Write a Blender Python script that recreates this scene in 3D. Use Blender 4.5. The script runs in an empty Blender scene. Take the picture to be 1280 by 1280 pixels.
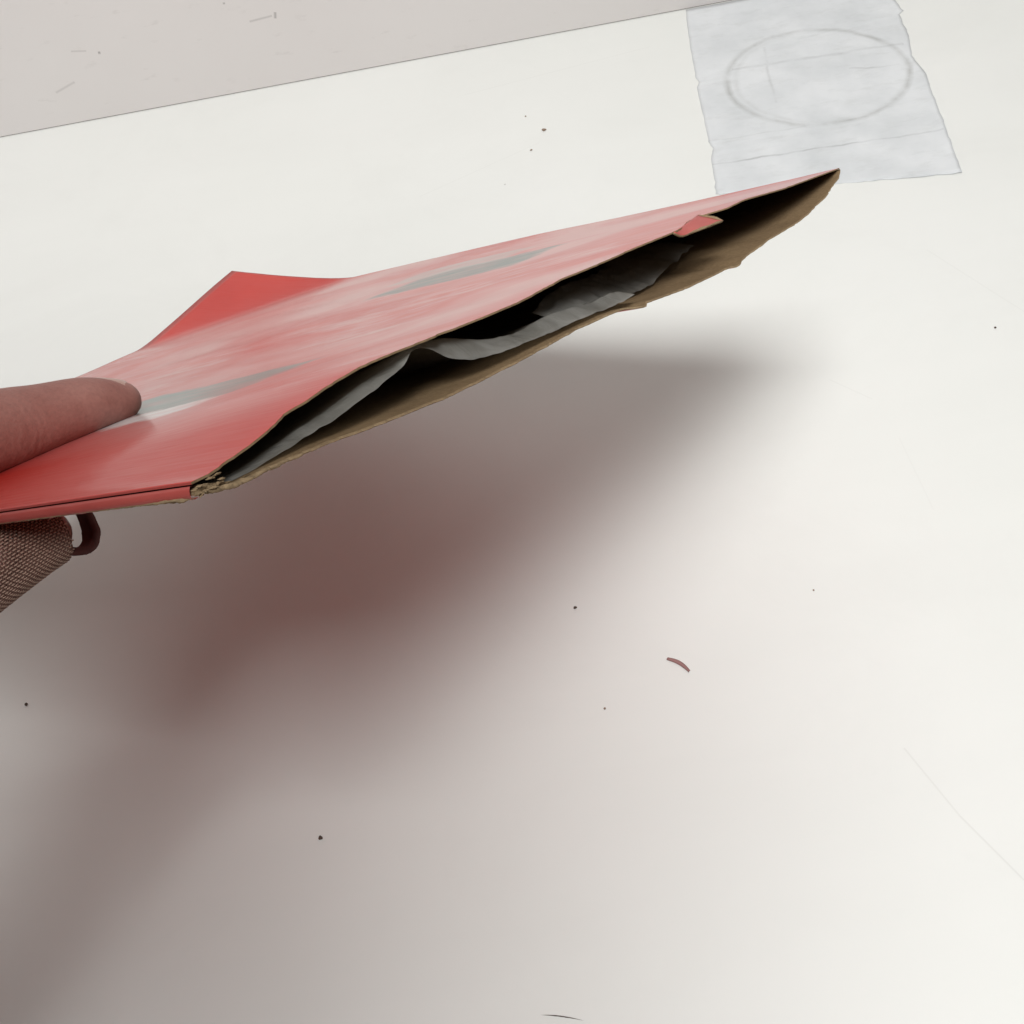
import bpy, bmesh, math, random
from mathutils import Vector, Matrix, noise
random.seed(7)
sc = bpy.context.scene

# ------------------------------------------------------------------ camera
cam_d = bpy.data.cameras.new('camera'); cam = bpy.data.objects.new('camera', cam_d)
sc.collection.objects.link(cam); sc.camera = cam
cam_d.sensor_width = 36.0; cam_d.lens = 36.0 * 1450 / 1280
cam_d.clip_start = 0.01; cam_d.clip_end = 50
pitch, roll, HC = math.radians(52), math.radians(10.6), 0.44
fwd = Vector((0, math.cos(pitch), -math.sin(pitch)))
up0 = Vector((0, math.sin(pitch), math.cos(pitch))); rt0 = Vector((1, 0, 0))
rt = rt0 * math.cos(roll) - up0 * math.sin(roll)
up = up0 * math.cos(roll) + rt0 * math.sin(roll)
cam.matrix_world = Matrix(((rt.x, up.x, -fwd.x, 0), (rt.y, up.y, -fwd.y, 0), (rt.z, up.z, -fwd.z, HC), (0, 0, 0, 1)))

# ------------------------------------------------------------------ light
world = bpy.data.worlds.new('World'); sc.world = world; world.use_nodes = True
bg = world.node_tree.nodes['Background']
bg.inputs[0].default_value = (1.0, 0.66, 0.52, 1); bg.inputs[1].default_value = 0.05
def area(name, loc, target, sx, sy, power, col):
    l = bpy.data.lights.new(name, 'AREA'); l.shape = 'RECTANGLE'; l.size = sx; l.size_y = sy
    l.energy = power; l.color = col
    o = bpy.data.objects.new(name, l); sc.collection.objects.link(o); o.location = loc
    o.rotation_euler = (Vector(target) - Vector(loc)).to_track_quat('-Z', 'Y').to_euler()
    return o
area('ceiling_lamp', (-0.085, -0.46, 1.72), (0, 0.35, 0), 0.56, 0.44, 34, (0.98, 1.0, 0.99))
area('ceiling_panel', (0.75, -0.25, 1.78), (0, 0.30, 0), 1.4, 1.2, 3.2, (0.98, 1.0, 1.0))
sc.view_settings.view_transform = 'Standard'; sc.view_settings.look = 'None'
sc.view_settings.gamma = 1; sc.view_settings.exposure = 0.0
sc.render.engine = 'CYCLES'

# ------------------------------------------------------------------ helpers
def link(o, parent=None):
    sc.collection.objects.link(o)
    if parent: o.parent = parent
    return o
def mesh_obj(name, verts, faces, mats, parent=None, midx=None, smooth=True):
    me = bpy.data.meshes.new(name); me.from_pydata([tuple(v) for v in verts], [], faces)
    for m in (mats if isinstance(mats, (list, tuple)) else [mats]): me.materials.append(m)
    if midx: me.polygons.foreach_set('material_index', midx)
    if smooth: me.polygons.foreach_set('use_smooth', [True] * len(me.polygons))
    me.update()
    return link(bpy.data.objects.new(name, me), parent)
def tag(o, label, cat, group=None):
    o['label'] = label; o['category'] = cat
    if group: o['group'] = group
    return o
def empty(name, loc):
    o = bpy.data.objects.new(name, None); o.location = loc; o.empty_display_size = 0.02
    return link(o)
def lerp_curve(pts, x):
    if x <= pts[0][0]: return pts[0][1]
    for (x0, y0), (x1, y1) in zip(pts, pts[1:]):
        if x <= x1:
            return y0 + (y1 - y0) * (x - x0) / (x1 - x0)
    return pts[-1][1]
def smooth_curve(pts, x, w):
    return (lerp_curve(pts, x - w) + 2 * lerp_curve(pts, x) + lerp_curve(pts, x + w)) / 4
def sstep(a, b, x):
    k = max(0, min(1, (x - a) / (b - a))); return k * k * (3 - 2 * k)
def nz(x, y=0.0, z=0.0): return noise.noise(Vector((x, y, z)))

class Mat:
    def __init__(s, name, rough=0.5, **kw):
        s.m = bpy.data.materials.new(name); s.m.use_nodes = True
        s.t = s.m.node_tree; s.b = s.t.nodes['Principled BSDF']; s.b.inputs['Roughness'].default_value = rough
        for k, v in kw.items(): s.b.inputs[k.replace('_', ' ')].default_value = v
    def n(s, typ, **kw):
        o = s.t.nodes.new(typ)
        for k, v in kw.items(): setattr(o, k, v)
        return o
    def l(s, a, b): s.t.links.new(a, b)
    def coord(s, which='Object'):
        return s.n('ShaderNodeTexCoord').outputs[which]
    def mapping(s, src, scale=(1, 1, 1), rot=(0, 0, 0), loc=(0, 0, 0)):
        m = s.n('ShaderNodeMapping'); s.l(src, m.inputs[0]); m.inputs['Scale'].default_value = scale
        m.inputs['Rotation'].default_value = rot; m.inputs['Location'].default_value = loc
        return m.outputs[0]
    def noise(s, src, scale, detail=4, rough=0.55, dist=0):
        n = s.n('ShaderNodeTexNoise'); s.l(src, n.inputs['Vector']); n.inputs['Scale'].default_value = scale
        n.inputs['Detail'].default_value = detail; n.inputs['Roughness'].default_value = rough; n.inputs['Distortion'].default_value = dist
        return n.outputs['Fac']
    def ramp(s, src, stops):
        r = s.n('ShaderNodeValToRGB'); s.l(src, r.inputs[0]); e = r.color_ramp.elements
        while len(e) < len(stops): e.new(0.5)
        for i, (p, c) in enumerate(stops):
            e[i].position = p; e[i].color = (c, c, c, 1) if not hasattr(c, '__len__') else (*c, 1)
        return r.outputs[0]
    def math(s, op, a, b=None, clamp=False):
        m = s.n('ShaderNodeMath', operation=op); m.use_clamp = clamp
        for i, v in enumerate((a, b)):
            if v is None: continue
            if isinstance(v, (int, float)): m.inputs[i].default_value = v
            else: s.l(v, m.inputs[i])
        return m.outputs[0]
    def mix(s, fac, a, b, mode='MIX'):
        m = s.n('ShaderNodeMix', data_type='RGBA', blend_type=mode)
        for sock, v in ((m.inputs[0], fac), (m.inputs[6], a), (m.inputs[7], b)):
            if isinstance(v, (int, float)): sock.default_value = v
            elif isinstance(v, tuple): sock.default_value = (*v, 1)
            else: s.l(v, sock)
        return m.outputs[2]
    def base(s, c):
        if isinstance(c, tuple): s.b.inputs['Base Color'].default_value = (*c, 1)
        else: s.l(c, s.b.inputs['Base Color'])
        return s
    def bump(s, h, strength=0.2, dist=0.001):
        b = s.n('ShaderNodeBump'); b.inputs['Strength'].default_value = strength; b.inputs['Distance'].default_value = dist
        s.l(h, b.inputs['Height']); s.l(b.outputs[0], s.b.inputs['Normal']); return s
    def xyz(s, src):
        o = s.n('ShaderNodeSeparateXYZ'); s.l(src, o.inputs[0]); return o.outputs
    def segment(s, x, y, p, q, w):
        """soft mask of a thin mark from p to q (metres)"""
        dx, dy = q[0] - p[0], q[1] - p[1]; L = math.hypot(dx, dy); ux, uy = dx / L, dy / L
        X = s.math('SUBTRACT', x, p[0]); Y = s.math('SUBTRACT', y, p[1])
        al = s.math('ADD', s.math('MULTIPLY', X, ux), s.math('MULTIPLY', Y, uy))
        ac = s.math('ABSOLUTE', s.math('SUBTRACT', s.math('MULTIPLY', X, uy), s.math('MULTIPLY', Y, ux)))
        near = s.math('SUBTRACT', 1.0, s.math('DIVIDE', ac, w), clamp=True)
        ina = s.math('MULTIPLY', s.math('GREATER_THAN', al, 0.0), s.math('LESS_THAN', al, L))
        return s.math('MULTIPLY', near, ina)

# ------------------------------------------------------------------ materials
def table_material():
    M = Mat('white_laminate', 0.42, Specular_IOR_Level=0.35)
    co = M.coord('Object'); x, y, z = M.xyz(co)
    big = M.ramp(M.noise(co, 5, 3), [(0.3, (0.80, 0.805, 0.775)), (0.7, (0.83, 0.83, 0.805))])
    streak = M.ramp(M.noise(M.mapping(co, (3, 16, 1), (0, 0, 0.15)), 2, 5), [(0.35, 0.99), (0.62, 1.0)])
    c = M.mix(1.0, big, streak, 'MULTIPLY')
    sm_ = M.ramp(M.noise(co, 11, 6, 0.7, 0.6), [(0.5, 0.0), (0.75, 0.10)])
    c = M.mix(sm_, c, (0.62, 0.61, 0.58))
    # sparse tiny dirt dots
    v = M.n('ShaderNodeTexVoronoi'); M.l(M.mapping(co, (26, 26, 1)), v.inputs['Vector']); v.inputs['Scale'].default_value = 1
    v.inputs['Randomness'].default_value = 1
    rnd = M.xyz(v.outputs['Color'])[0]
    dot = M.math('MULTIPLY', M.math('LESS_THAN', v.outputs['Distance'], 0.02), M.math('GREATER_THAN', rnd, 0.72))
    c = M.mix(M.math('MULTIPLY', dot, 0.35), c, (0.25, 0.22, 0.2))
    # old knife scratches
    sc_ = None
    for p, q, k in (((0.1366, 0.1896), (0.1472, 0.1585), 0.15), ((0.1472, 0.1585), (0.1604, 0.1307), 0.18),
                    ((0.25, 0.47), (0.285, 0.40), 0.07), ((-0.02, 0.60), (0.06, 0.632), 0.06), ((0.02, 0.70), (0.15, 0.716), 0.07),
                    ((0.17, 0.39), (0.186, 0.372), 0.08), ((0.19, 0.30), (0.19, 0.345), 0.05)):
        m = M.math('MULTIPLY', M.segment(x, y, p, q, 0.0006), k)
        sc_ = m if sc_ is None else M.math('MAXIMUM', sc_, m)
    c = M.mix(sc_, c, (0.35, 0.33, 0.31))
    M.base(c); M.bump(M.noise(co, 900, 3), 0.08, 0.0003)
    return M.m
def wall_material():
    M = Mat('upstand_paint', 0.6, Specular_IOR_Level=0.3)
    co = M.coord('Object'); x, y, z = M.xyz(co)
    c = M.ramp(M.noise(co, 4, 4), [(0.3, (0.71, 0.675, 0.66)), (0.7, (0.75, 0.72, 0.705))])
    d = M.ramp(M.noise(M.mapping(co, (14, 1, 40)), 4, 5), [(0.62, 0.0), (0.72, 0.16)])
    c = M.mix(d, c, (0.4, 0.37, 0.35))
    m = None
    for p, q, w, k in (((-0.1116, 0.0489), (-0.0962, 0.0500), 0.0011, 0.3), ((-0.0945, 0.0478), (-0.0935, 0.0520), 0.0013, 0.5),
                       ((-0.2531, 0.0249), (-0.238, 0.0300), 0.0012, 0.22), ((-0.2315, 0.0513), (-0.2219, 0.0497), 0.0009, 0.25),
                       ((-0.2150, 0.0470), (-0.2135, 0.0468), 0.0014, 0.6), ((-0.125, 0.0642), (-0.1235, 0.0640), 0.001, 0.5)):
        s_ = M.math('MULTIPLY', M.segment(x, z, p, q, w), k)
        m = s_ if m is None else M.math('MAXIMUM', m, s_)
    c = M.mix(m, c, (0.12, 0.1, 0.1))
    M.base(c); M.bump(M.noise(co, 300, 3), 0.1, 0.0005)
    return M.m
def print_material():
    """glossy red print; UV is (s, t) over the panel"""
    M = Mat('red_printed_card', 0.46, Specular_IOR_Level=0.22, Coat_Weight=0.36, Coat_Roughness=0.14)
    uv = M.coord('UV'); s_, t_, _ = M.xyz(uv)
    red = M.ramp(M.noise(uv, 7, 4), [(0.3, (0.54, 0.028, 0.02)), (0.7, (0.62, 0.042, 0.03))])
    # pale glare painted into the print colour, mixed with rubbed, faded bands
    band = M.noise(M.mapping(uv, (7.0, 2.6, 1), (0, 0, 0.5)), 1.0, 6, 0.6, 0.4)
    glare_wear = M.ramp(band, [(0.38, 0.0), (0.60, 0.78)])
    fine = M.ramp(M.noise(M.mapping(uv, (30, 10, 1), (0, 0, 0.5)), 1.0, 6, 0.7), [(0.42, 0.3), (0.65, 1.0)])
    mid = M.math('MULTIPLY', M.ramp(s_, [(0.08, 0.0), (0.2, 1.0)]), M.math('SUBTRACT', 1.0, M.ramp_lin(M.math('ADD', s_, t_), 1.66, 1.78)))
    broad_glare = M.ramp(M.noise(M.mapping(uv, (3.2, 2.2, 1), (0, 0, 0.5)), 1.0, 4, 0.6, 0.3), [(0.36, 0.0), (0.58, 0.62)])  # broad whitish-pink glare put into the colour
    both = M.math('MAXIMUM', M.math('MULTIPLY', glare_wear, M.math('MULTIPLY', fine, 0.85)), broad_glare)
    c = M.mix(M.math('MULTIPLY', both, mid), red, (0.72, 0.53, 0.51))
    # printed grey and white blocks
    def block(s0, s1, t0, t1, col, k, c):
        e = M.noise(M.mapping(uv, (22, 14, 1)), 1, 6, 0.7)
        j = M.math('MULTIPLY', M.math('SUBTRACT', e, 0.5), 0.055)
        S = M.math('ADD', s_, j); T = M.math('ADD', t_, j)
        def win(v, a, b, w):
            return M.math('MULTIPLY', M.ramp_lin(v, a - w, a + w), M.math('SUBTRACT', 1.0, M.ramp_lin(v, b - w, b + w)))
        m = M.math('MULTIPLY', win(S, s0, s1, 0.006), win(T, t0, t1, 0.01))
        g = M.ramp(M.noise(M.mapping(uv, (50, 12, 1)), 1, 4), [(0.3, 0.6), (0.6, 1.0)])
        return M.mix(M.math('MULTIPLY', M.math('MULTIPLY', m, g), k), c, col)
    c = block(0.205, 0.30, 0.19, 0.40, (0.20, 0.27, 0.255), 0.97, c)
    c = block(0.172, 0.205, 0.20, 0.42, (0.80, 0.84, 0.83), 0.85, c)
    c = block(0.68, 0.79, 0.25, 0.47, (0.16, 0.215, 0.20), 0.92, c)
    c = block(0.78, 0.86, 0.34, 0.52, (0.45, 0.45, 0.43), 0.6, c)
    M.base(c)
    # hair-fine scuffs
    sc_ = M.noise(M.mapping(uv, (400, 16, 1), (0, 0, 0.35)), 1, 3)
    M.bump(M.noise(M.mapping(uv, (60, 14, 1), (0, 0, 0.4)), 1, 5), 0.25, 0.0006)
    r = M.math('ADD', M.math('MULTIPLY', sc_, 0.25), 0.32); M.l(r, M.b.inputs['Roughness'])
    return M.m
def _ramp_lin(self, v, a, b):
    m = self.n('ShaderNodeMapRange'); self.l(v, m.inputs[0]); m.inputs[1].default_value = a; m.inputs[2].default_value = b
    m.inputs[3].default_value = 0; m.inputs[4].default_value = 1; m.clamp = True
    return m.outputs[0]
Mat.ramp_lin = _ramp_lin
def plain_red():
    M = Mat('red_card', 0.45); uv = M.coord('Object')
    M.base(M.ramp(M.noise(uv, 60, 4), [(0.3, (0.42, 0.065, 0.055)), (0.7, (0.52, 0.10, 0.085))])); return M.m
def kraft(name='kraft_board', lo=(0.17, 0.11, 0.058), hi=(0.30, 0.205, 0.115)):
    M = Mat(name, 0.85, Specular_IOR_Level=0.15); co = M.coord('Object')
    f = M.noise(M.mapping(co, (1, 1.0, 1)), 900, 5, 0.7); g = M.noise(co, 70, 4)
    M.base(M.ramp(M.math('ADD', M.math('MULTIPLY', f, 0.6), M.math('MULTIPLY', g, 0.4)), [(0.3, lo), (0.68, hi)]))
    M.bump(f, 0.5, 0.0006); return M.m
def skin():
    M = Mat('skin', 0.5, Specular_IOR_Level=0.4)
    co = M.coord('Object')
    c = M.ramp(M.noise(co, 90, 4), [(0.25, (0.33, 0.125, 0.10)), (0.75, (0.43, 0.20, 0.165))])
    fine = M.ramp(M.noise(co, 900, 3), [(0.3, 0.86), (0.6, 1.0)])
    M.base(M.mix(1.0, c, fine, 'MULTIPLY'))
    v = M.n('ShaderNodeTexVoronoi', feature='DISTANCE_TO_EDGE'); M.l(M.mapping(co, (1, 1, 1)), v.inputs['Vector']); v.inputs['Scale'].default_value = 950
    dp = M.n('ShaderNodeVectorMath', operation='DOT_PRODUCT'); M.l(co, dp.inputs[0]); dp.inputs[1].default_value = (0.59746, 0.68045, -0.42429)
    sm = M.math('ADD', M.math('MULTIPLY', dp.outputs['Value'], 1000), M.math('MULTIPLY', M.noise(co, 160, 3), 7))
    msk = M.math('SUBTRACT', 1.0, M.math('DIVIDE', M.math('ABSOLUTE', M.math('SUBTRACT', sm, 39)), 9), clamp=True)
    wr_ = M.math('MULTIPLY', M.math('MULTIPLY', M.math('SINE', M.math('MULTIPLY', sm, 2.6)), msk), 0.6)
    M.bump(M.math('ADD', wr_, M.math('ADD', v.outputs[0], M.noise(co, 400, 4))), 0.3, 0.0003); return M.m
def simple(name, col, rough=0.5, **kw):
    return Mat(name, rough, **kw).base(col).m
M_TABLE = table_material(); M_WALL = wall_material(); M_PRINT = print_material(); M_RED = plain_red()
M_UNDER = simple('red_card_underside', (0.46, 0.055, 0.03), 0.5); M_KRAFT = kraft(); M_FRAY = kraft('torn_kraft', (0.20, 0.135, 0.075), (0.38, 0.275, 0.165)); M_SKIN = skin()
def paper():
    M = Mat('translucent_liner', 0.24, Specular_IOR_Level=0.6); co = M.coord('Object')
    M.base(M.ramp(M.noise(co, 50, 5), [(0.3, (0.22, 0.215, 0.195)), (0.7, (0.42, 0.41, 0.385))]))
    M.bump(M.noise(co, 130, 5, 0.6, 0.8), 0.55, 0.0012)
    tr = M.n('ShaderNodeBsdfTranslucent'); tr.inputs[0].default_value = (0.4, 0.38, 0.34, 1)
    tp = M.n('ShaderNodeBsdfTransparent'); mx = M.n('ShaderNodeMixShader'); mx.inputs[0].default_value = 0.35
    M.l(M.b.outputs[0], mx.inputs[1]); M.l(tr.outputs[0], mx.inputs[2])
    m2 = M.n('ShaderNodeMixShader'); m2.inputs[0].default_value = 0.14
    M.l(mx.outputs[0], m2.inputs[1]); M.l(tp.outputs[0], m2.inputs[2])
    M.l(m2.outputs[0], M.t.nodes['Material Output'].inputs[0]); return M.m
M_PAPER = paper()
def sheet_material():
    M = Mat('grimy_clear_sheet', 0.36, Specular_IOR_Level=0.35)
    co = M.coord('Object'); x, y, z = M.xyz(co)            # metres from the sheet's own centre
    c = M.ramp(M.noise(co, 26, 5), [(0.3, (0.63, 0.65, 0.665)), (0.62, (0.745, 0.76, 0.775))])
    grime = M.ramp(M.noise(M.mapping(co, (22, 60, 1), (0, 0, -0.06)), 2, 6, 0.7), [(0.52, 0.0), (0.74, 0.26)])
    c = M.mix(grime, c, (0.42, 0.43, 0.41))
    # ring mark pressed into the sheet
    wob = M.math('MULTIPLY', M.math('SUBTRACT', M.noise(co, 40, 3), 0.5), 0.006)
    def ring(cx, cy, rx, ry, w):
        X = M.math('DIVIDE', M.math('SUBTRACT', x, cx), rx); Y = M.math('DIVIDE', M.math('SUBTRACT', y, cy), ry)
        d = M.math('SQRT', M.math('ADD', M.math('MULTIPLY', X, X), M.math('MULTIPLY', Y, Y)))
        d = M.math('ABSOLUTE', M.math('ADD', M.math('SUBTRACT', d, 1.0), M.math('DIVIDE', wob, rx)))
        return M.math('SUBTRACT', 1.0, M.math('DIVIDE', d, w / rx), clamp=True)
    brk = M.ramp(M.noise(co, 45, 4), [(0.35, 0.1), (0.65, 1.0)])
    r = M.math('MULTIPLY', M.math('MAXIMUM', M.math('MULTIPLY', ring(0.004, 0.002, 0.0575, 0.0525, 0.0034), 0.5),
               M.math('MULTIPLY', ring(0.0065, 0.002, 0.054, 0.0505, 0.003), 0.2)), brk)
    c = M.mix(r, c, (0.28, 0.28, 0.26))
    ls = None
    for p, q, w, k in (((-0.082, -0.068), (0.057, -0.076), 0.0011, 0.5), ((-0.045, 0.026), (0.067, 0.019), 0.002, 0.3),
                       ((-0.019, 0.044), (-0.029, -0.019), 0.0015, 0.25), ((0.025, 0.003), (0.056, -0.003), 0.0012, 0.3),
                       ((-0.085, -0.045), (0.02, -0.05), 0.001, 0.2)):
        s_ = M.math('MULTIPLY', M.segment(M.math('ADD', x, wob), M.math('ADD', y, wob), p, q, w), k)
        ls = s_ if ls is None else M.math('MAXIMUM', ls, s_)
    c = M.mix(M.math('MULTIPLY', ls, brk), c, (0.2, 0.2, 0.2))
    M.base(c); M.bump(M.noise(M.mapping(co, (25, 70, 1)), 2, 5), 0.2, 0.001); return M.m
M_SHEET = sheet_material()

# ------------------------------------------------------------------ setting
def slab(name, x0, x1, y0, y1, z0, z1, mat):
    v = [(x, y, z) for z in (z0, z1) for y in (y0, y1) for x in (x0, x1)]
    f = [(0, 2, 3, 1), (4, 5, 7, 6), (0, 1, 5, 4), (2, 6, 7, 3), (0, 4, 6, 2), (1, 3, 7, 5)]
    o = mesh_obj(name, v, f, mat, smooth=False); o['kind'] = 'structure'; return o
WALL_Y = 0.7535
tb = slab('table_top', -1.3, 1.4, -0.27, WALL_Y + 0.001, -0.035, 0.0, M_TABLE)
wl = slab('wall', -1.3, 1.4, WALL_Y, WALL_Y + 0.06, 0.0007, 1.1, M_WALL)

# worn clear sheet stuck on the table
LFT = [(0.1838, 0.7525), (0.1786, 0.725), (0.173, 0.6882), (0.1705, 0.6695), (0.1712, 0.6637), (0.1684, 0.6588), (0.1654, 0.6321), (0.1614, 0.6), (0.1622, 0.5931), (0.1584, 0.5825), (0.156, 0.5653), (0.1529, 0.5496)]
RGT = [(0.3319, 0.7525), (0.3194, 0.7171), (0.3200, 0.702), (0.3163, 0.699), (0.3132, 0.6724), (0.3071, 0.6498), (0.3080, 0.6287), (0.3048, 0.6113), (0.3015, 0.5893), (0.2987, 0.5713), (0.2958, 0.5524), (0.2918, 0.5273)]
def poly_at(pl, v):
    k = v * (len(pl) - 1); i = min(int(k), len(pl) - 2); f = k - i
    return Vector((pl[i][0] * (1 - f) + pl[i + 1][0] * f, pl[i][1] * (1 - f) + pl[i + 1][1] * f))
CX, CY = 0.24, 0.6455
NU, NV = 60, 77
vs = []
for top in (1, 0):
    for j in range(NV + 1):
        for i in range(NU + 1):
            u, v = i / NU, j / NV
            p = poly_at(LFT, v).lerp(poly_at(RGT, v), u)
            ed = max(0, 1 - min(u, 1 - u) * 30)
            p.x += 0.0007 * nz(v * 40, 3.1, u * 3) * ed; p.y += 0.0008 * nz(u * 35, v * 5, 7.7) * max(0, (v - 0.9) * 10)
            z = 0.0004 + 0.0002 * nz(u * 9, v * 14) + 0.0003 * nz(u * 3, v * 30, 2)
            z += 0.0013 * max(0, (u - 0.93) / 0.07) ** 2 * sstep(0.45, 0.6, v) * (0.6 + nz(v * 12, 5))
            z += 0.0003 * max(0, (0.04 - u) / 0.04) * max(0, nz(v * 16, 9))
            z = max(z, 0.00025)
            vs.append((p.x - CX, p.y - CY, z if top else z - 0.00018))
fs = []; W = NU + 1; OFF = W * (NV + 1)
for j in range(NV):
    for i in range(NU):
        q = j * W + i
        fs.append((q, q + W, q + W + 1, q + 1)); fs.append((OFF + q, OFF + q + 1, OFF + q + W + 1, OFF + q + W))
ring = [i for i in range(W)] + [j * W + NU for j in range(1, NV + 1)] + [NV * W + i for i in range(NU - 1, -1, -1)] + [j * W for j in range(NV - 1, 0, -1)]
for a_, b_ in zip(ring, ring[1:] + ring[:1]): fs.append((a_, b_, OFF + b_, OFF + a_))
sheet = mesh_obj('adhesive_sheet', vs, fs, M_SHEET); sheet.location = (CX, CY, 0)
tag(sheet, 'grimy pale bluish rectangular sheet stuck to the white table with a circular ring mark', 'adhesive sheet')

# ------------------------------------------------------------------ the record sleeve: its own frame (millimetres)
ORG = Vector((-0.0482641, 0.1217191, 0.30567665))
A = Vector((0.59746239, 0.68045164, -0.42429266)); B = Vector((-0.79439067, 0.43000618, -0.42899667)); NN = Vector((-0.10946302, 0.59336351, 0.79745696))
def loc(s, t, h): return (A * s + B * t + NN * h) * 0.001          # relative to ORG
SZ = 312.0
TOP = [(0, 0.6), (3.5, 0.4), (7, 1.0), (13.1, 1.8), (20.5, 3.3), (26, 4.3), (32.8, 5.2), (44.3, 6.2), (56.2, 6.0), (71.9, 5.5), (83.2, 5.1), (98.7, 4.8), (116.4, 5.5), (137.4, 5.1), (156.8, 5.0), (173, 4.6), (203.4, 4.3), (225.5, 4.5), (257.7, 2.4), (300, 0.9), (312, 0.4)]
BOT = [(0, -1.6), (4.8, -2.6), (8.9, -3.3), (14.5, -3.2), (28.2, -3.9), (45.5, -5.4), (65.5, -6.8), (89.1, -7.2), (109.7, -7.0), (132.6, -7.4), (140.7, -8.0), (146.5, -9.3), (150, -9.9), (152, -9.3), (176.4, -11.2), (205.5, -12.0), (208.5, -12.8), (211.5, -12.4), (214, -11.9), (236.2, -10.4), (264.8, -10.0), (290.3, -7.1), (308.2, -3.1), (312, -0.45)]
FAR = [(0, 0.5), (48.8, 2.1), (93.4, 3.9), (132.7, 6.0), (181.7, 7.3), (241.7, 9.0), (312, 9.5)]
LEFT = [(0, 0.6), (150, 2.2), (202, 4.3), (240, 6.5), (312, 9.5)]
def h_top(s, t):
    lip = smooth_curve(TOP, s, 2.5); u, v = s / SZ, t / SZ
    far0 = lerp_curve(TOP, 312)
    base = u * smooth_curve(FAR, t, 14) + v * smooth_curve(LEFT, s, 14) - u * v * 9.5 - (1 - v) * u * far0
    h = base + (lip) * math.exp(-(t / 85) ** 1.4)
    h = h + u * 0  # far edge already in base
    # gentle cockling of the card
    win = math.sin(math.pi * u) * sstep(0, 40, t)
    h += 1.1 * win * nz(s / 55, t / 90, 1.3) + 0.35 * win * nz(s / 22, t / 60, 4)
    # raised corner bent up along a crease
    P0, P1 = (312, 245), (240, 312)
    dx, dy = P1[0] - P0[0], P1[1] - P0[1]; L = math.hypot(dx, dy)
    d = ((s - P0[0]) * dy - (t - P0[1]) * dx) / L
    d = d + 3 if (312 - 245) * dx < 0 else d
    dd = (s - P0[0]) * (-dy) / L * -1 + (t - P0[1]) * (dx) / L * -1
    if dd > -6:
        k = max(0, dd + 6); h += 0.40 * (k * k / (k + 10))
    return h
def gap(s, t):
    g = (smooth_curve(TOP, s, 2.5) - smooth_curve(BOT, s, 0.9)) * math.exp(-(t / 120) ** 1.3) * sstep(SZ, SZ - 60, t)
    return max(0.95 + 1.2 * sstep(16, 0, s), g)
def h_bot(s, t): return h_top(s, t) - gap(s, t)
def edge_top(s):
    e = 0.5 * nz(s / 3.0, 1) + 0.35 * nz(s / 1.1, 2) + 0.5 * nz(s / 11, 3)
    for c, w, d in ((24, 4, 1.3), (70, 2.5, 1.2), (118, 5, 0.8), (150, 2, 0.7)): e += d * max(0, 1 - abs(s - c) / w)
    if 176 < s < 214: e += 7.5 * sstep(178, 204, s) * (1 - sstep(208, 213, s))
    return e
def edge_bot(s):
    e = 0.5 * nz(s / 2.6, 11) + 0.4 * nz(s / 0.9, 12) + 0.6 * nz(s / 9, 13)
    e -= 1.0 * max(0, 1 - abs(s - 149) / 4) + 0.7 * max(0, 1 - abs(s - 210) / 4) - 1.5 * max(0, 1 - abs(s - 120) / 6)
    return e
def panel(name, hf, ef, th_up, th_dn, mats, parent, ns=260, nt=110):
    """a card panel: upper faces mats[0], lower faces mats[1], cut edge mats[2]"""
    vs, uvs = [], []
    for lay in (th_up, th_dn):
        for j in range(nt + 1):
            for i in range(ns + 1):
                s = SZ * i / ns; k = j / nt; k = k ** 1.6
                s_j = (0.35 * nz(SZ * k / 3, 90) + 0.5 * nz(SZ * k / 12, 91) + 1.0 * max(0, nz(SZ * k / 7, 92) - 0.3)) if i == ns and j > 0 else 0
                t = ef(s) * (1 - k) ** 8 + SZ * k
                vs.append(loc(s + s_j, t + 9 * sstep(190, 312, s) * sstep(190, 312, t), hf(s, max(t, 0)) + lay)); uvs.append((s / SZ, t / SZ))
    W = ns + 1; O = W * (nt + 1); fs, mi = [], []
    for j in range(nt):
        for i in range(ns):
            q = j * W + i
            fs.append((q, q + 1, q + W + 1, q + W)[::-1]); mi.append(0)
            fs.append((O + q, O + q + 1, O + q + W + 1, O + q + W)); mi.append(1)
    rg = [i for i in range(W)] + [j * W + ns for j in range(1, nt + 1)] + [nt * W + i for i in range(ns - 1, -1, -1)] + [j * W for j in range(nt - 1, 0, -1)]
    for a_, b_ in zip(rg, rg[1:] + rg[:1]): fs.append((a_, b_, O + b_, O + a_)); mi.append(3 if a_ % W == 0 and b_ % W == 0 else 2)
    o = mesh_obj(name, vs, fs, mats, parent, mi)
    uvl = o.data.uv_layers.new(name='UVMap')
    li = [0] * len(o.data.loops); o.data.loops.foreach_get('vertex_index', li)
    flat = [c for i in li for c in uvs[i]]; uvl.data.foreach_set('uv', flat)
    for p in o.data.polygons:
        if p.material_index >= 2: p.use_smooth = False
    o.data.validate(); return o
sleeve = tag(empty('record_sleeve', ORG), 'battered glossy red cardboard record sleeve held open over the table', 'record sleeve')
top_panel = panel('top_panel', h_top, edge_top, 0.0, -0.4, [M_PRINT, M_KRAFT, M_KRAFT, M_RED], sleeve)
bottom_panel = panel('bottom_panel', h_bot, edge_bot, 0.55, 0.0, [M_KRAFT, M_UNDER, M_FRAY, M_FRAY], sleeve)
top_panel['label'] = 'red printed upper cover with painted pink glare, faded bands and grey blocks'
bottom_panel['label'] = 'lower cover showing its bare brown kraft inside'

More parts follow.
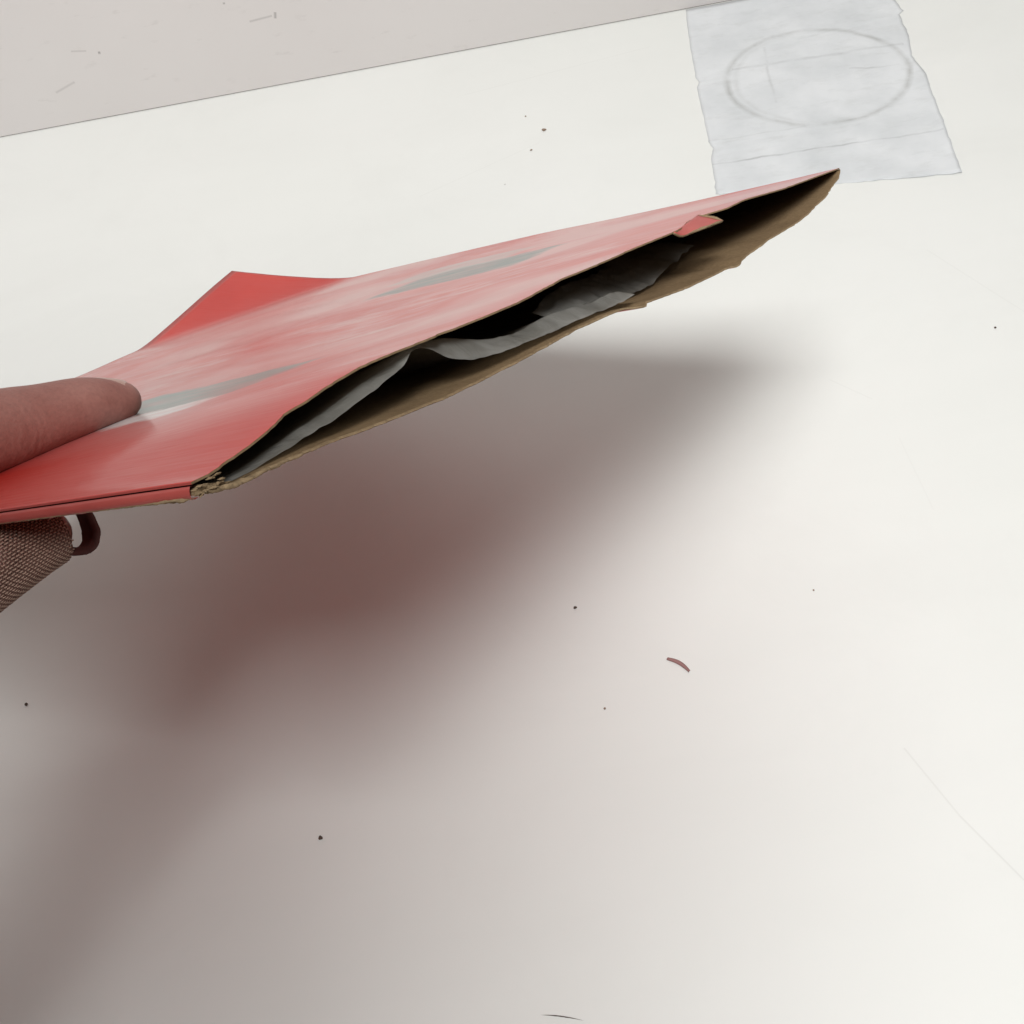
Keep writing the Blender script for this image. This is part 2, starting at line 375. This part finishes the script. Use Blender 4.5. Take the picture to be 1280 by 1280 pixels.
# closed spine strip along the near left edge
def strip(name, pts_rows, mat, parent):
    W = len(pts_rows[0]); vs = [p for r in pts_rows for p in r]
    fs = [(j * W + i, j * W + i + 1, (j + 1) * W + i + 1, (j + 1) * W + i) for j in range(len(pts_rows) - 1) for i in range(W - 1)]
    return mesh_obj(name, vs, fs, mat, parent)
rows = []
NT = 260
for j in range(NT + 1):
    t = 0.3 + (SZ - 2) * j / NT
    hT = h_top(0, t) - 0.62; hB = h_bot(0, t) - 0.35 + 0.12 * nz(t / 2.0, 40) - 0.25
    o_ = 1.0 + 0.25 * nz(t / 6, 41)
    rows.append([loc(0.5, t, hT - 0.15), loc(-0.25, t, hT), loc(-0.6 * o_, t, hT * 0.75 + hB * 0.25), loc(-0.75 * o_, t, (hT + hB) / 2), loc(-0.7 * o_, t, hT * 0.2 + hB * 0.8), loc(-0.2, t, hB), loc(0.6, t, hB + 0.1)])
spine = strip('spine', rows, M_RED, sleeve)
# torn kraft fibre along worn edges
def frayed(name, path, rad, seed, parent, mat=None):
    vs, fs = [], []; K = 9
    for i, p in enumerate(path):
        tn = (path[min(i + 1, len(path) - 1)] - path[max(i - 1, 0)]).normalized()
        n1 = NN - tn * NN.dot(tn); n1.normalize(); n2 = tn.cross(n1)
        for k in range(K):
            a_ = 2 * math.pi * k / K
            r = rad(i) * (1 + 0.75 * nz(i * 0.11, k * 1.7, seed) + 0.35 * nz(i * 0.37, k * 2.3, seed + 5) + 0.3 * nz(i * 0.9, k * 3.1, seed + 9)) * 0.001
            r *= min(1, 0.03 + i / 7) * min(1, 0.03 + (len(path) - 1 - i) / 7)
            vs.append(p + (n1 * math.cos(a_) * 0.75 + n2 * math.sin(a_) * 1.3) * r)
    for i in range(len(path) - 1):
        for k in range(K):
            fs.append((i * K + k, i * K + (k + 1) % K, (i + 1) * K + (k + 1) % K, (i + 1) * K + k))
    return mesh_obj(name, vs, fs, mat or M_FRAY, parent)
pth = [loc(s, edge_bot(s) - 0.1, h_bot(s, 0) + 0.2) for s in [0.3 + 0.28 * i for i in range(700)]]
f1 = frayed('frayed_edge', pth, lambda i: 0.75 * max(0.22, 1 - i / 150) * (0.3 + 0.7 * min(1, i / 12)), 3, sleeve)
pth = [loc(-0.35, t, h_bot(0, t) - 0.35) for t in [0.4 * i for i in range(200)]]
f2 = frayed('frayed_edge', pth, lambda i: 0.5 * max(0.35, 1 - i / 90), 8, sleeve)
pth = [loc(-0.2 + 0.25 * i, 0.9 + 0.5 * nz(i * 0.2, 44), -0.75 - 0.05 * i + 0.3 * nz(i * 0.17, 45)) for i in range(34)]
frayed('torn_board', pth, lambda i: 0.85 - 0.012 * i, 41, sleeve)
rnd = random.Random(4)
for q in range(16):
    st = Vector((rnd.uniform(-0.4, 5), rnd.uniform(-0.9, 1.2), rnd.uniform(-2.4, 0.2))); dr = Vector((rnd.uniform(0.4, 2.2), rnd.uniform(-1.2, 0.9), rnd.uniform(-0.35, 0.45)))
    pth = [loc(*(st + dr * (i / 14) + Vector((0, 0.15 * nz(i * 0.4, q), 0.15 * nz(i * 0.4, q, 5))))) for i in range(15)]
    frayed('torn_fibre', pth, lambda i: 0.32, 60 + q, sleeve)
# torn flap of the upper cover pushed down into the mouth
fl = []
for j in range(13):
    v = j / 12
    a0 = Vector((176 + 2 * v, -0.2, lerp_curve(TOP, 176))).lerp(Vector((205.5, 6.0, 5.2)), v)     # hinge side
    b0 = Vector((183, -0.6, 2.6)).lerp(Vector((205.0, -1.5, 1.9)), v)
    row = []
    for i in range(9):
        u = i / 8; p = a0.lerp(b0, u); p.z -= 0.6 * math.sin(math.pi * u) * (1 - v) ; p.y += 0.25 * nz(v * 6, u * 3)
        row.append(p)
    fl.append(row)
vs = [loc(*p) for r in fl for p in r] + [loc(p.x + 0.1, p.y + 0.5, p.z - 0.45) for r in fl for p in r]
W = 9; O = 9 * 13; fs, mi = [], []
for j in range(12):
    for i in range(8):
        q = j * W + i; fs.append((q, q + 1, q + W + 1, q + W)); mi.append(0); fs.append((O + q, O + q + W, O + q + W + 1, O + q + 1)); mi.append(1)
rg = list(range(W)) + [j * W + 8 for j in range(1, 13)] + [12 * W + i for i in range(7, -1, -1)] + [j * W for j in range(11, 0, -1)]
for a_, b_ in zip(rg, rg[1:] + rg[:1]): fs.append((a_, O + a_, O + b_, b_)); mi.append(1)
flap = mesh_obj('torn_flap', vs, fs, [M_RED, M_FRAY], sleeve, mi); flap['label'] = 'small torn red flap folded into the mouth'
pth = [loc(*(fl[12][i])) for i in range(9)]; pth = [pth[int(k / 3)].lerp(pth[min(8, int(k / 3) + 1)], (k % 3) / 3) for k in range(25)]
f4 = frayed('frayed_edge', pth, lambda i: 0.55, 21, sleeve)
pth = [loc(*(fl[j][8])) for j in range(13)]; pth = [pth[int(k / 3)].lerp(pth[min(12, int(k / 3) + 1)], (k % 3) / 3) for k in range(37)]
f5 = frayed('frayed_edge', pth, lambda i: 0.42, 25, sleeve)

# ------------------------------------------------------------------ translucent inner sleeve
LOW = [(3, -2.4), (12.6, -3.1), (27.9, -2.2), (39.3, -1.2), (52, 0.6), (60.5, 2.1), (63.2, 4.0), (65.9, 4.2), (68.8, 3.0), (73.8, -0.4), (80.6, -3.0), (91.6, -4.4), (112.2, -5.5), (126.4, -5.8), (146.3, -6.9), (152.2, -6.6), (165, -7.6), (230, -8.5), (300, -3)]
UPP = [(3, -2.4), (16.4, -2.6), (21.7, -2.0), (31.5, -1.1), (43.3, 0.3), (56.3, 2.2), (66.4, 3.9), (70.5, 4.4), (77, 3.5), (91.2, -0.9), (103.2, -2.9), (117.7, -2.2), (138.8, -4.4), (148.5, -4.3), (159, -6.5), (196, -8.5), (250, -8), (300, -3)]
NS = 300; cols = [0.0, 0.04, 0.08, 0.14, 0.22, 0.32, 0.45, 0.6, 0.75, 0.9, 1.0]
vs = []
for j in range(51):
    for i in range(NS + 1):
        s = 5 + 288 * i / NS
        if j <= 16:
            k = j / 16; t = 1.5 + 3.5 * k
            front = 10 * sstep(150, 158, s) + 24 * sstep(158, 215, s)
            kk = k ** 0.8; h = (smooth_curve(LOW, s + 2.6, 0.8) + 0.45) * (1 - kk) + (smooth_curve(UPP, s + 3, 1.5) + 0.6) * kk
            t = t + front + 0.4 * nz(s / 4, 70) * (1 - k)
        else:
            k = ((j - 16) / 34) ** 1.7; t = 5 + 205 * k + (10 * sstep(150, 158, s) + 24 * sstep(158, 215, s)) * (1 - k)
            h = (smooth_curve(UPP, s + 3, 1.5) + 0.6) * (1 - k) + (h_top(s, t) - 0.5 * gap(s, t)) * k - 4 * math.sin(math.pi * min(1, k * 3)) * (1 if k < 1 / 3 else 0)
        lo, hi = h_bot(s, t) + 0.75, h_top(s, t) - 0.75
        mid = (lo + hi) / 2
        h = min(max(h, min(lo, mid)), max(hi, mid))
        cr = abs(nz(s / 11 + t / 9, t / 16, 3)) + 0.6 * abs(nz(s / 5 - t / 6, t / 8, 6))
        h += (0.28 - 0.56 * cr) * sstep(2, 5, hi - lo) * sstep(6, 30, s)
        vs.append(loc(s, t, h))
W = NS + 1
fs = [(j * W + i, (j + 1) * W + i, (j + 1) * W + i + 1, j * W + i + 1) for j in range(50) for i in range(NS)]
inner = mesh_obj('inner_sleeve', [v for v in vs], fs, M_PAPER); inner.location = ORG
vs = []; NI, NJ = 90, 16
for j in range(NJ + 1):
    for i in range(NI + 1):
        s = 118 + 112 * i / NI; k = j / NJ; u = i / NI
        t = 4.5 + 17 * u + 0.35 * nz(s / 9, 97) + (7 + 12 * u) * k
        lo, hi = h_bot(s, t) + 0.7, h_top(s, t) - 0.7
        f = 0.16 + 0.10 * math.sin(u * 9) + (0.34 + 0.2 * math.sin(math.pi * u)) * k ** 0.8
        f += 0.05 * (0.5 - abs(nz(s / 9, k * 2, 98)) * 2) + 0.02 * nz(s / 5, k * 4, 99)
        vs.append(loc(s, t, lo + (hi - lo) * min(0.9, max(0.03, f))))
W = NI + 1
leaf = mesh_obj('liner_leaf', vs, [(j * W + i, (j + 1) * W + i, (j + 1) * W + i + 1, j * W + i + 1) for j in range(NJ) for i in range(NI)], M_PAPER, inner)
tag(inner, 'creased translucent grey liner with wavy edge inside the open red sleeve', 'inner sleeve')
# ------------------------------------------------------------------ hand: one continuous mesh (sleeve-frame millimetres)
def tube(bm, pts, seg=18, sub=6):
    """pts: (s,t,h,rt,rh); Catmull-Rom swept ellipse in the sleeve frame, rounded ends"""
    P = [Vector(p[:3]) for p in pts]; R_ = [(p[3], p[4] if len(p) > 4 else p[3]) for p in pts]
    def cr(a, b, c, d, k): return 0.5 * ((2 * b) + (c - a) * k + (2 * a - 5 * b + 4 * c - d) * k * k + (3 * b - a - 3 * c + d) * k ** 3)
    path, rad = [], []
    for i in range(len(P) - 1):
        a, b, c, d = P[max(i - 1, 0)], P[i], P[i + 1], P[min(i + 2, len(P) - 1)]
        for k in range(sub):
            f = k / sub; path.append(cr(a, b, c, d, f)); rad.append((R_[i][0] * (1 - f) + R_[i + 1][0] * f, R_[i][1] * (1 - f) + R_[i + 1][1] * f))
    path.append(P[-1]); rad.append(R_[-1])
    d0 = (path[0] - path[1]).normalized(); d1 = (path[-1] - path[-2]).normalized()
    head = [(path[0] + d0 * rad[0][0] * math.sin(x), math.cos(x), rad[0]) for x in (1.45, 1.1, 0.75, 0.4)]
    tail = [(path[-1] + d1 * rad[-1][0] * math.sin(x), math.cos(x), rad[-1]) for x in (0.4, 0.75, 1.1, 1.45)]
    allp = [(p, (r[0] * c, r[1] * c)) for p, c, r in head] + list(zip(path, rad)) + [(p, (r[0] * c, r[1] * c)) for p, c, r in tail]
    rings = []
    for i, (p, r) in enumerate(allp):
        t = (allp[min(i + 1, len(allp) - 1)][0] - allp[max(i - 1, 0)][0]).normalized()
        n1 = Vector((0, 0, 1)); n1 = (n1 - t * n1.dot(t)).normalized(); n2 = t.cross(n1)
        rings.append([bm.verts.new(p + n1 * r[1] * math.sin(2 * math.pi * k / seg) + n2 * r[0] * math.cos(2 * math.pi * k / seg)) for k in range(seg)])
    for a, b in zip(rings, rings[1:]):
        for k in range(seg): bm.faces.new((a[k], a[(k + 1) % seg], b[(k + 1) % seg], b[k]))
    bm.faces.new(rings[0][::-1]); bm.faces.new(rings[-1])
bm = bmesh.new()
tube(bm, [(65, 103, 6.8, 6.2, 5.4), (56, 103.5, 8.6, 8.4, 7.2), (44, 104, 9.4, 9.0, 8.4), (34, 104.5, 10.2, 9.4, 9.5), (18, 105, 10.2, 9.0, 9.0), (0, 106, 11.2, 10, 10), (-16, 108, 10.5, 12, 12), (-45, 113, 0, 17, 16), (-75, 112, -10, 20, 18)])
tube(bm, [(33, 138, -14, 6.6), (20, 136, -17, 7.8), (0, 133, -21, 8.8), (-25, 126, -24, 9.8), (-60, 112, -20, 14)])
tube(bm, [(24, 118, -15, 6.8), (12, 117, -18, 8), (-6, 114, -22, 9), (-30, 110, -25, 10), (-65, 104, -22, 14)])
tube(bm, [(14, 97, -17, 6.6), (0, 96, -20, 7.8), (-14, 97, -24, 8.8), (-34, 98, -26, 9.8), (-68, 98, -22, 14)])
tube(bm, [(13, 67.0, -9.4, 5.0), (9.4, 68.2, -9.8, 6.0), (3.2, 69.8, -11, 6.6), (-6, 74.8, -14, 7.0), (-15, 79.6, -17.2, 7.4), (-34, 84, -23, 9), (-75, 90, -22, 13)])
tube(bm, [(-42, 108, -24, 22, 11), (-70, 92, -20, 30, 15), (-98, 104, -16, 26, 17), (-120, 110, -15, 24, 18)])
bm.verts.ensure_lookup_table()
# wrist and forearm run back to the person standing at the table's near side
wr = Vector((-112, 108, -15))
def W2L(w):
    d = Vector(w) - ORG; return Vector((d.dot(A), d.dot(B), d.dot(NN))) * 1000
EL = Vector((-0.47, -0.20, 0.33)); el = W2L(EL); m1 = wr.lerp(el, 0.25); m2 = wr.lerp(el, 0.6)
tube(bm, [(*wr, 24, 18), (*m1, 28, 23), (*wr.lerp(el, 0.45), 33, 29)], seg=24, sub=10)
for v in bm.verts: v.co = loc(*v.co)
me = bpy.data.meshes.new('hand'); bm.to_mesh(me); bm.free()
hand = bpy.data.objects.new('person', me); link(hand)
rm = hand.modifiers.new('r', 'REMESH'); rm.mode = 'VOXEL'; rm.voxel_size = 0.0011
sm = hand.modifiers.new('s', 'SMOOTH'); sm.factor = 0.5; sm.iterations = 6
dg = bpy.context.evaluated_depsgraph_get(); new = bpy.data.meshes.new_from_object(hand.evaluated_get(dg))
hand.modifiers.clear(); hand.data = new; new.materials.clear(); new.materials.append(M_SKIN)
new.polygons.foreach_set('use_smooth', [True] * len(new.polygons))
new.name = 'person'
# unseen rest of the same body, added and posed to shade the lower-left table
bm = bmesh.new()
f0 = ORG + loc(*wr.lerp(el, 0.36))
mm = lambda p, *r: (p[0] * 1000, p[1] * 1000, p[2] * 1000, *r)
tube(bm, [mm(f0, 42, 40), mm(f0.lerp(EL, 0.5), 54, 52), mm(EL, 62, 60), mm((-0.455, -0.32, 0.42), 55, 53), mm((-0.385, -0.43, 0.52), 62, 62), mm((-0.30, -0.43, 0.55), 60, 62)], seg=20)
tube(bm, [mm((0.06, -0.42, 0.10), 42, 42), mm((0.05, -0.47, 0.22), 48, 48), mm((0.02, -0.45, 0.42), 56, 54), mm((-0.02, -0.43, 0.52), 62, 62), mm((-0.10, -0.43, 0.55), 60, 62)], seg=20)
tube(bm, [mm((-0.20, -0.60, -0.25), 170, 120), mm((-0.20, -0.585, -0.05), 160, 115), mm((-0.20, -0.55, 0.14), 150, 110), mm((-0.20, -0.49, 0.34), 175, 118), mm((-0.20, -0.43, 0.49), 165, 85), mm((-0.20, -0.39, 0.56), 85, 62), mm((-0.18, -0.26, 0.635), 58, 60), mm((-0.16, -0.14, 0.69), 58, 62)], seg=28)
tube(bm, [mm((-0.155, -0.085, 0.745), 88, 100), mm((-0.152, -0.055, 0.71), 94, 110), mm((-0.149, -0.02, 0.67), 86, 98), mm((-0.147, 0.005, 0.64), 66, 70)], seg=24)
for v in bm.verts: v.co = v.co * 0.001 - ORG
me = bpy.data.meshes.new('b'); bm.to_mesh(me); bm.free()
tmp = bpy.data.objects.new('b', me); link(tmp)
rm = tmp.modifiers.new('r', 'REMESH'); rm.mode = 'VOXEL'; rm.voxel_size = 0.006
sm = tmp.modifiers.new('s', 'SMOOTH'); sm.factor = 0.5; sm.iterations = 8
dg = bpy.context.evaluated_depsgraph_get(); body = bpy.data.meshes.new_from_object(tmp.evaluated_get(dg)); bpy.data.objects.remove(tmp)
M_SHIRT = Mat('dark_shirt', 0.9); M_SHIRT.base(M_SHIRT.ramp(M_SHIRT.noise(M_SHIRT.coord(), 40, 4), [(0.3, (0.05, 0.05, 0.06)), (0.7, (0.08, 0.08, 0.09))])); M_SHIRT = M_SHIRT.m
body.materials.clear(); body.materials.append(M_SKIN); body.materials.append(M_SHIRT)
bm = bmesh.new(); bm.from_mesh(new); nf = len(bm.faces); bm.from_mesh(body); bm.faces.ensure_lookup_table()
for i in range(nf, len(bm.faces)):
    c = bm.faces[i].calc_center_median() + ORG
    bm.faces[i].material_index = 0 if (c.z > 0.60 and c.y > -0.36) else 1; bm.faces[i].smooth = True
new.materials.append(M_SHIRT); bm.to_mesh(new); bm.free()
hand.location = ORG; hand.name = 'person'
tag(hand, 'person holding the red sleeve in a bare hand at left, thumb pressed on top', 'person')
# thumb nail
M_NAIL = simple('nail', (0.55, 0.33, 0.27), 0.32)
rows = []
for j in range(11):
    v = j / 10; s = 55 + 14 * v; row = []
    for i in range(13):
        u = -1 + 2 * i / 12; w = 5.8 * (1 - 0.12 * v ** 2) * (1 if v < 0.8 else 1 - 0.45 * ((v - 0.8) / 0.2) ** 2) * (0.8 + 0.2 * min(1, v * 4))
        ang = u * 0.95
        cz = 8.8 - 1.8 * v; rr = 6.65 - 1.3 * v * v
        row.append(loc(s - 0.8 * u * u, 103.4 + math.sin(ang) * w * 1.15, cz + math.cos(ang) * rr - 0.25 - 1.4 * v * v))
    rows.append(row)
nail = strip('thumb_nail', rows, M_NAIL, hand)
sol = nail.modifiers.new('t', 'SOLIDIFY'); sol.thickness = 0.0004; sol.offset = -1

# ------------------------------------------------------------------ woven fabric round the finger below the edge
M_THREAD = Mat('brown_thread', 0.9).base((0.15, 0.075, 0.055)).m
M_THREAD2 = Mat('pale_thread', 0.9).base((0.46, 0.30, 0.235)).m
M_LOOP = Mat('dark_red_fabric', 0.95).base((0.075, 0.02, 0.016)).m
fab = tag(empty('fabric_wrap', ORG + loc(0, 71, -12)), 'dark brown woven fabric with curled end showing below the red sleeve edge', 'fabric')
FO = loc(0, 71, -12)
def fing(s):      # axis of the wrapped finger and its radius
    pts = [(-34, 84, -23, 9.6), (-15, 79.6, -17.2, 8.1), (-6, 74.8, -14, 7.7), (3.2, 69.8, -11, 7.2), (10.4, 68.2, -9.8, 6.6), (17, 65.7, -9.1, 5.8)]
    for a, b in zip(pts, pts[1:]):
        if s <= b[0] or b is pts[-1]:
            f = max(0, (s - a[0]) / (b[0] - a[0])); return Vector([a[i] + (b[i] - a[i]) * f for i in range(4)][:3]), a[3] + (b[3] - a[3]) * f
def wpt(s, ang, dr):
    c, r = fing(s); r += dr
    return loc(s, c.y + r * math.cos(ang), c.z + r * math.sin(ang)) - FO
def threads(name, mat, along):
    vs, fs = [], []
    def sweep(path, rad):
        o = len(vs); K = 5
        for i, p in enumerate(path):
            t = (path[min(i + 1, len(path) - 1)] - path[max(0, i - 1)]).normalized()
            n1 = t.orthogonal().normalized(); n2 = t.cross(n1)
            for k in range(K): vs.append(p + (n1 * math.cos(6.283 * k / K) + n2 * math.sin(6.283 * k / K)) * rad)
        for i in range(len(path) - 1):
            for k in range(K): fs.append((o + i * K + k, o + i * K + (k + 1) % K, o + (i + 1) * K + (k + 1) % K, o + (i + 1) * K + k))
    pitch_ = 0.46; nA = 76
    if along:
        for a in range(nA):
            ang = 2 * math.pi * a / nA; end = 13.6 + 1.2 * nz(a * 0.7, 80)
            n = int((end + 32) / 0.23)
            sweep([wpt(-32 + (end + 32) * i / n, ang + 0.02 * nz(i * 0.2, a), 0.25 + 0.12 * math.sin(math.pi * ((-32 + (end + 32) * i / n) / pitch_ + a))) for i in range(n + 1)], 0.00016)
    else:
        for b in range(int(46 / pitch_)):
            s = -32 + b * pitch_; n = nA * 2
            sweep([wpt(s + 0.12 * nz(i * 0.1, b), math.pi * i / nA, 0.25 - 0.12 * math.cos(math.pi * (i / 2 + b))) for i in range(n + 1)], 0.00017)
    o = mesh_obj(name, vs, fs, mat, fab); o['kind'] = 'stuff'; return o
threads('lengthwise_threads', M_THREAD2, True); threads('crosswise_threads', M_THREAD, False)
# the curled end
rows = []
for j in range(25):
    v = j / 24; ang = math.radians(70 - 200 * v)
    rr = 4.6; w0 = 0.25 * nz(v * 14, 77)
    cs, ch = 16.6, -9.6
    row = []
    for i in range(7):
        u = i / 6
        row.append(loc(cs + math.cos(ang) * (rr * (0.7 + 0.35 * v ** 3) + w0), 62.8 + 4.2 * (u - 0.5) * (1 - 0.9 * v ** 5) * min(1, 0.5 + v) + 0.3 * nz(v * 9, u * 3), ch + math.sin(ang) * rr * 1.1 + 0.25 * nz(v * 8, 5)) - FO)
    rows.append(row)
lp = strip('curled_end', rows, M_LOOP, fab)
for k_ in range(7):
    b_ = Vector(rows[int(5 + k_ * 3)][2 + k_ % 4]); e_ = b_ + (A * (1.2 if k_ < 5 else 2.2) + NN * (0.3 - 0.35 * k_) + B * (k_ % 3 - 1) * 0.8) * 0.001
    q_ = [b_.lerp(e_, i / 10) for i in range(11)]
    frayed('loose_thread', q_, lambda i: 0.16 if k_ < 5 else 0.4, 50 + k_, fab, M_LOOP)
sol = lp.modifiers.new('t', 'SOLIDIFY'); sol.thickness = 0.0017; sol.offset = 0

# ------------------------------------------------------------------ crumbs and fibres lying on the table
M_CRUMB = simple('dark_crumb', (0.09, 0.06, 0.045), 0.8); M_CRUMB2 = simple('brown_crumb', (0.27, 0.19, 0.14), 0.8)
def crumb(x, y, r, label, mat, sx=1.0, rz=0.0):
    bm = bmesh.new(); bmesh.ops.create_icosphere(bm, subdivisions=2, radius=r)
    for v in bm.verts:
        k = 1 + 0.5 * nz(v.co.x / r * 1.3 + x * 90, v.co.y / r * 1.3 + y * 70, v.co.z / r)
        v.co = Vector((v.co.x * sx * k, v.co.y * k, max(-0.5 * r, v.co.z * 0.6 * k)))
    me = bpy.data.meshes.new('crumb'); bm.to_mesh(me); bm.free(); me.materials.append(mat)
    o = bpy.data.objects.new('crumb', me); o.location = (x, y, r * 0.5 + 0.0001); o.rotation_euler.z = rz; link(o)
    tag(o, label, 'crumb', 'crumbs scattered on the white table')
crumb(-0.1001, 0.1974, 0.00105, 'largest dark crumb, in the grey shadow near the bottom of the table', M_CRUMB, 0.75)
crumb(0.0200, 0.2833, 0.00075, 'small black crumb on the table between red sleeve and curved sliver', M_CRUMB)
crumb(0.0232, 0.2311, 0.0005, 'tiny grey-brown crumb on the table just left below the curved sliver', M_CRUMB2)
crumb(-0.2312, 0.2864, 0.00075, 'small dark crumb at the far left, below the woven fabric', M_CRUMB)
crumb(0.2611, 0.4037, 0.0006, 'lone black crumb near the right edge of the table', M_CRUMB)
crumb(0.0651, 0.6439, 0.0010, 'dark elongated crumb between the wall and the red sleeve, left of the sheet', M_CRUMB2, 1.5, 0.3)
crumb(0.0539, 0.6255, 0.0006, 'smaller brown crumb just below the elongated crumb left of the sheet', M_CRUMB2, 1.4, 0.2)
crumb(0.0560, 0.6625, 0.0005, 'tiny brown crumb just above the elongated crumb left of the sheet', M_CRUMB2, 1.2)
crumb(0.1246, 0.2694, 0.00045, 'faint tiny brown crumb on the lit table right of the curved sliver', M_CRUMB2)
# curved sliver of brown-pink card
rows = []
for i in range(19):
    u = i / 18; p = Vector((0.0541, 0.2490)).lerp(Vector((0.0619, 0.2409)), u)
    off = 0.0011 * math.sin(math.pi * u); p += Vector((0.72, 0.69)) * off
    w = 0.0008 * (0.35 + 0.65 * math.sin(math.pi * min(1, 0.12 + u * 0.85)))
    rows.append([(p.x - 0.72 * w - 0.058, p.y - 0.69 * w - 0.245, 0.00035), (p.x - 0.058, p.y - 0.245, 0.0009), (p.x + 0.72 * w - 0.058, p.y + 0.69 * w - 0.245, 0.0004)])
sl = strip('card_sliver', rows, simple('brown_pink_card', (0.33, 0.17, 0.16), 0.7), None)
sol = sl.modifiers.new('t', 'SOLIDIFY'); sol.thickness = 0.0003; sol.offset = -1
sl.location = (0.058, 0.245, 0); tag(sl, 'curved brownish pink sliver of card lying on the white table', 'card sliver')
pth = [Vector((-0.0231, 0.1153, 0.0004)).lerp(Vector((-0.0082, 0.1107, 0.0004)), i / 20) + Vector((0, 0.0004 * math.sin(i / 20 * 3.1), 0.0002 * math.sin(i / 20 * 3.1))) - Vector((-0.0157, 0.113, 0)) for i in range(21)]
hr = frayed('fibre', pth, lambda i: 0.17, 33, None, simple('dark_fibre', (0.1, 0.08, 0.07), 0.7)); hr.location = (-0.0157, 0.113, 0)
tag(hr, 'thin straight dark fibre on the table at the bottom edge', 'fibre')
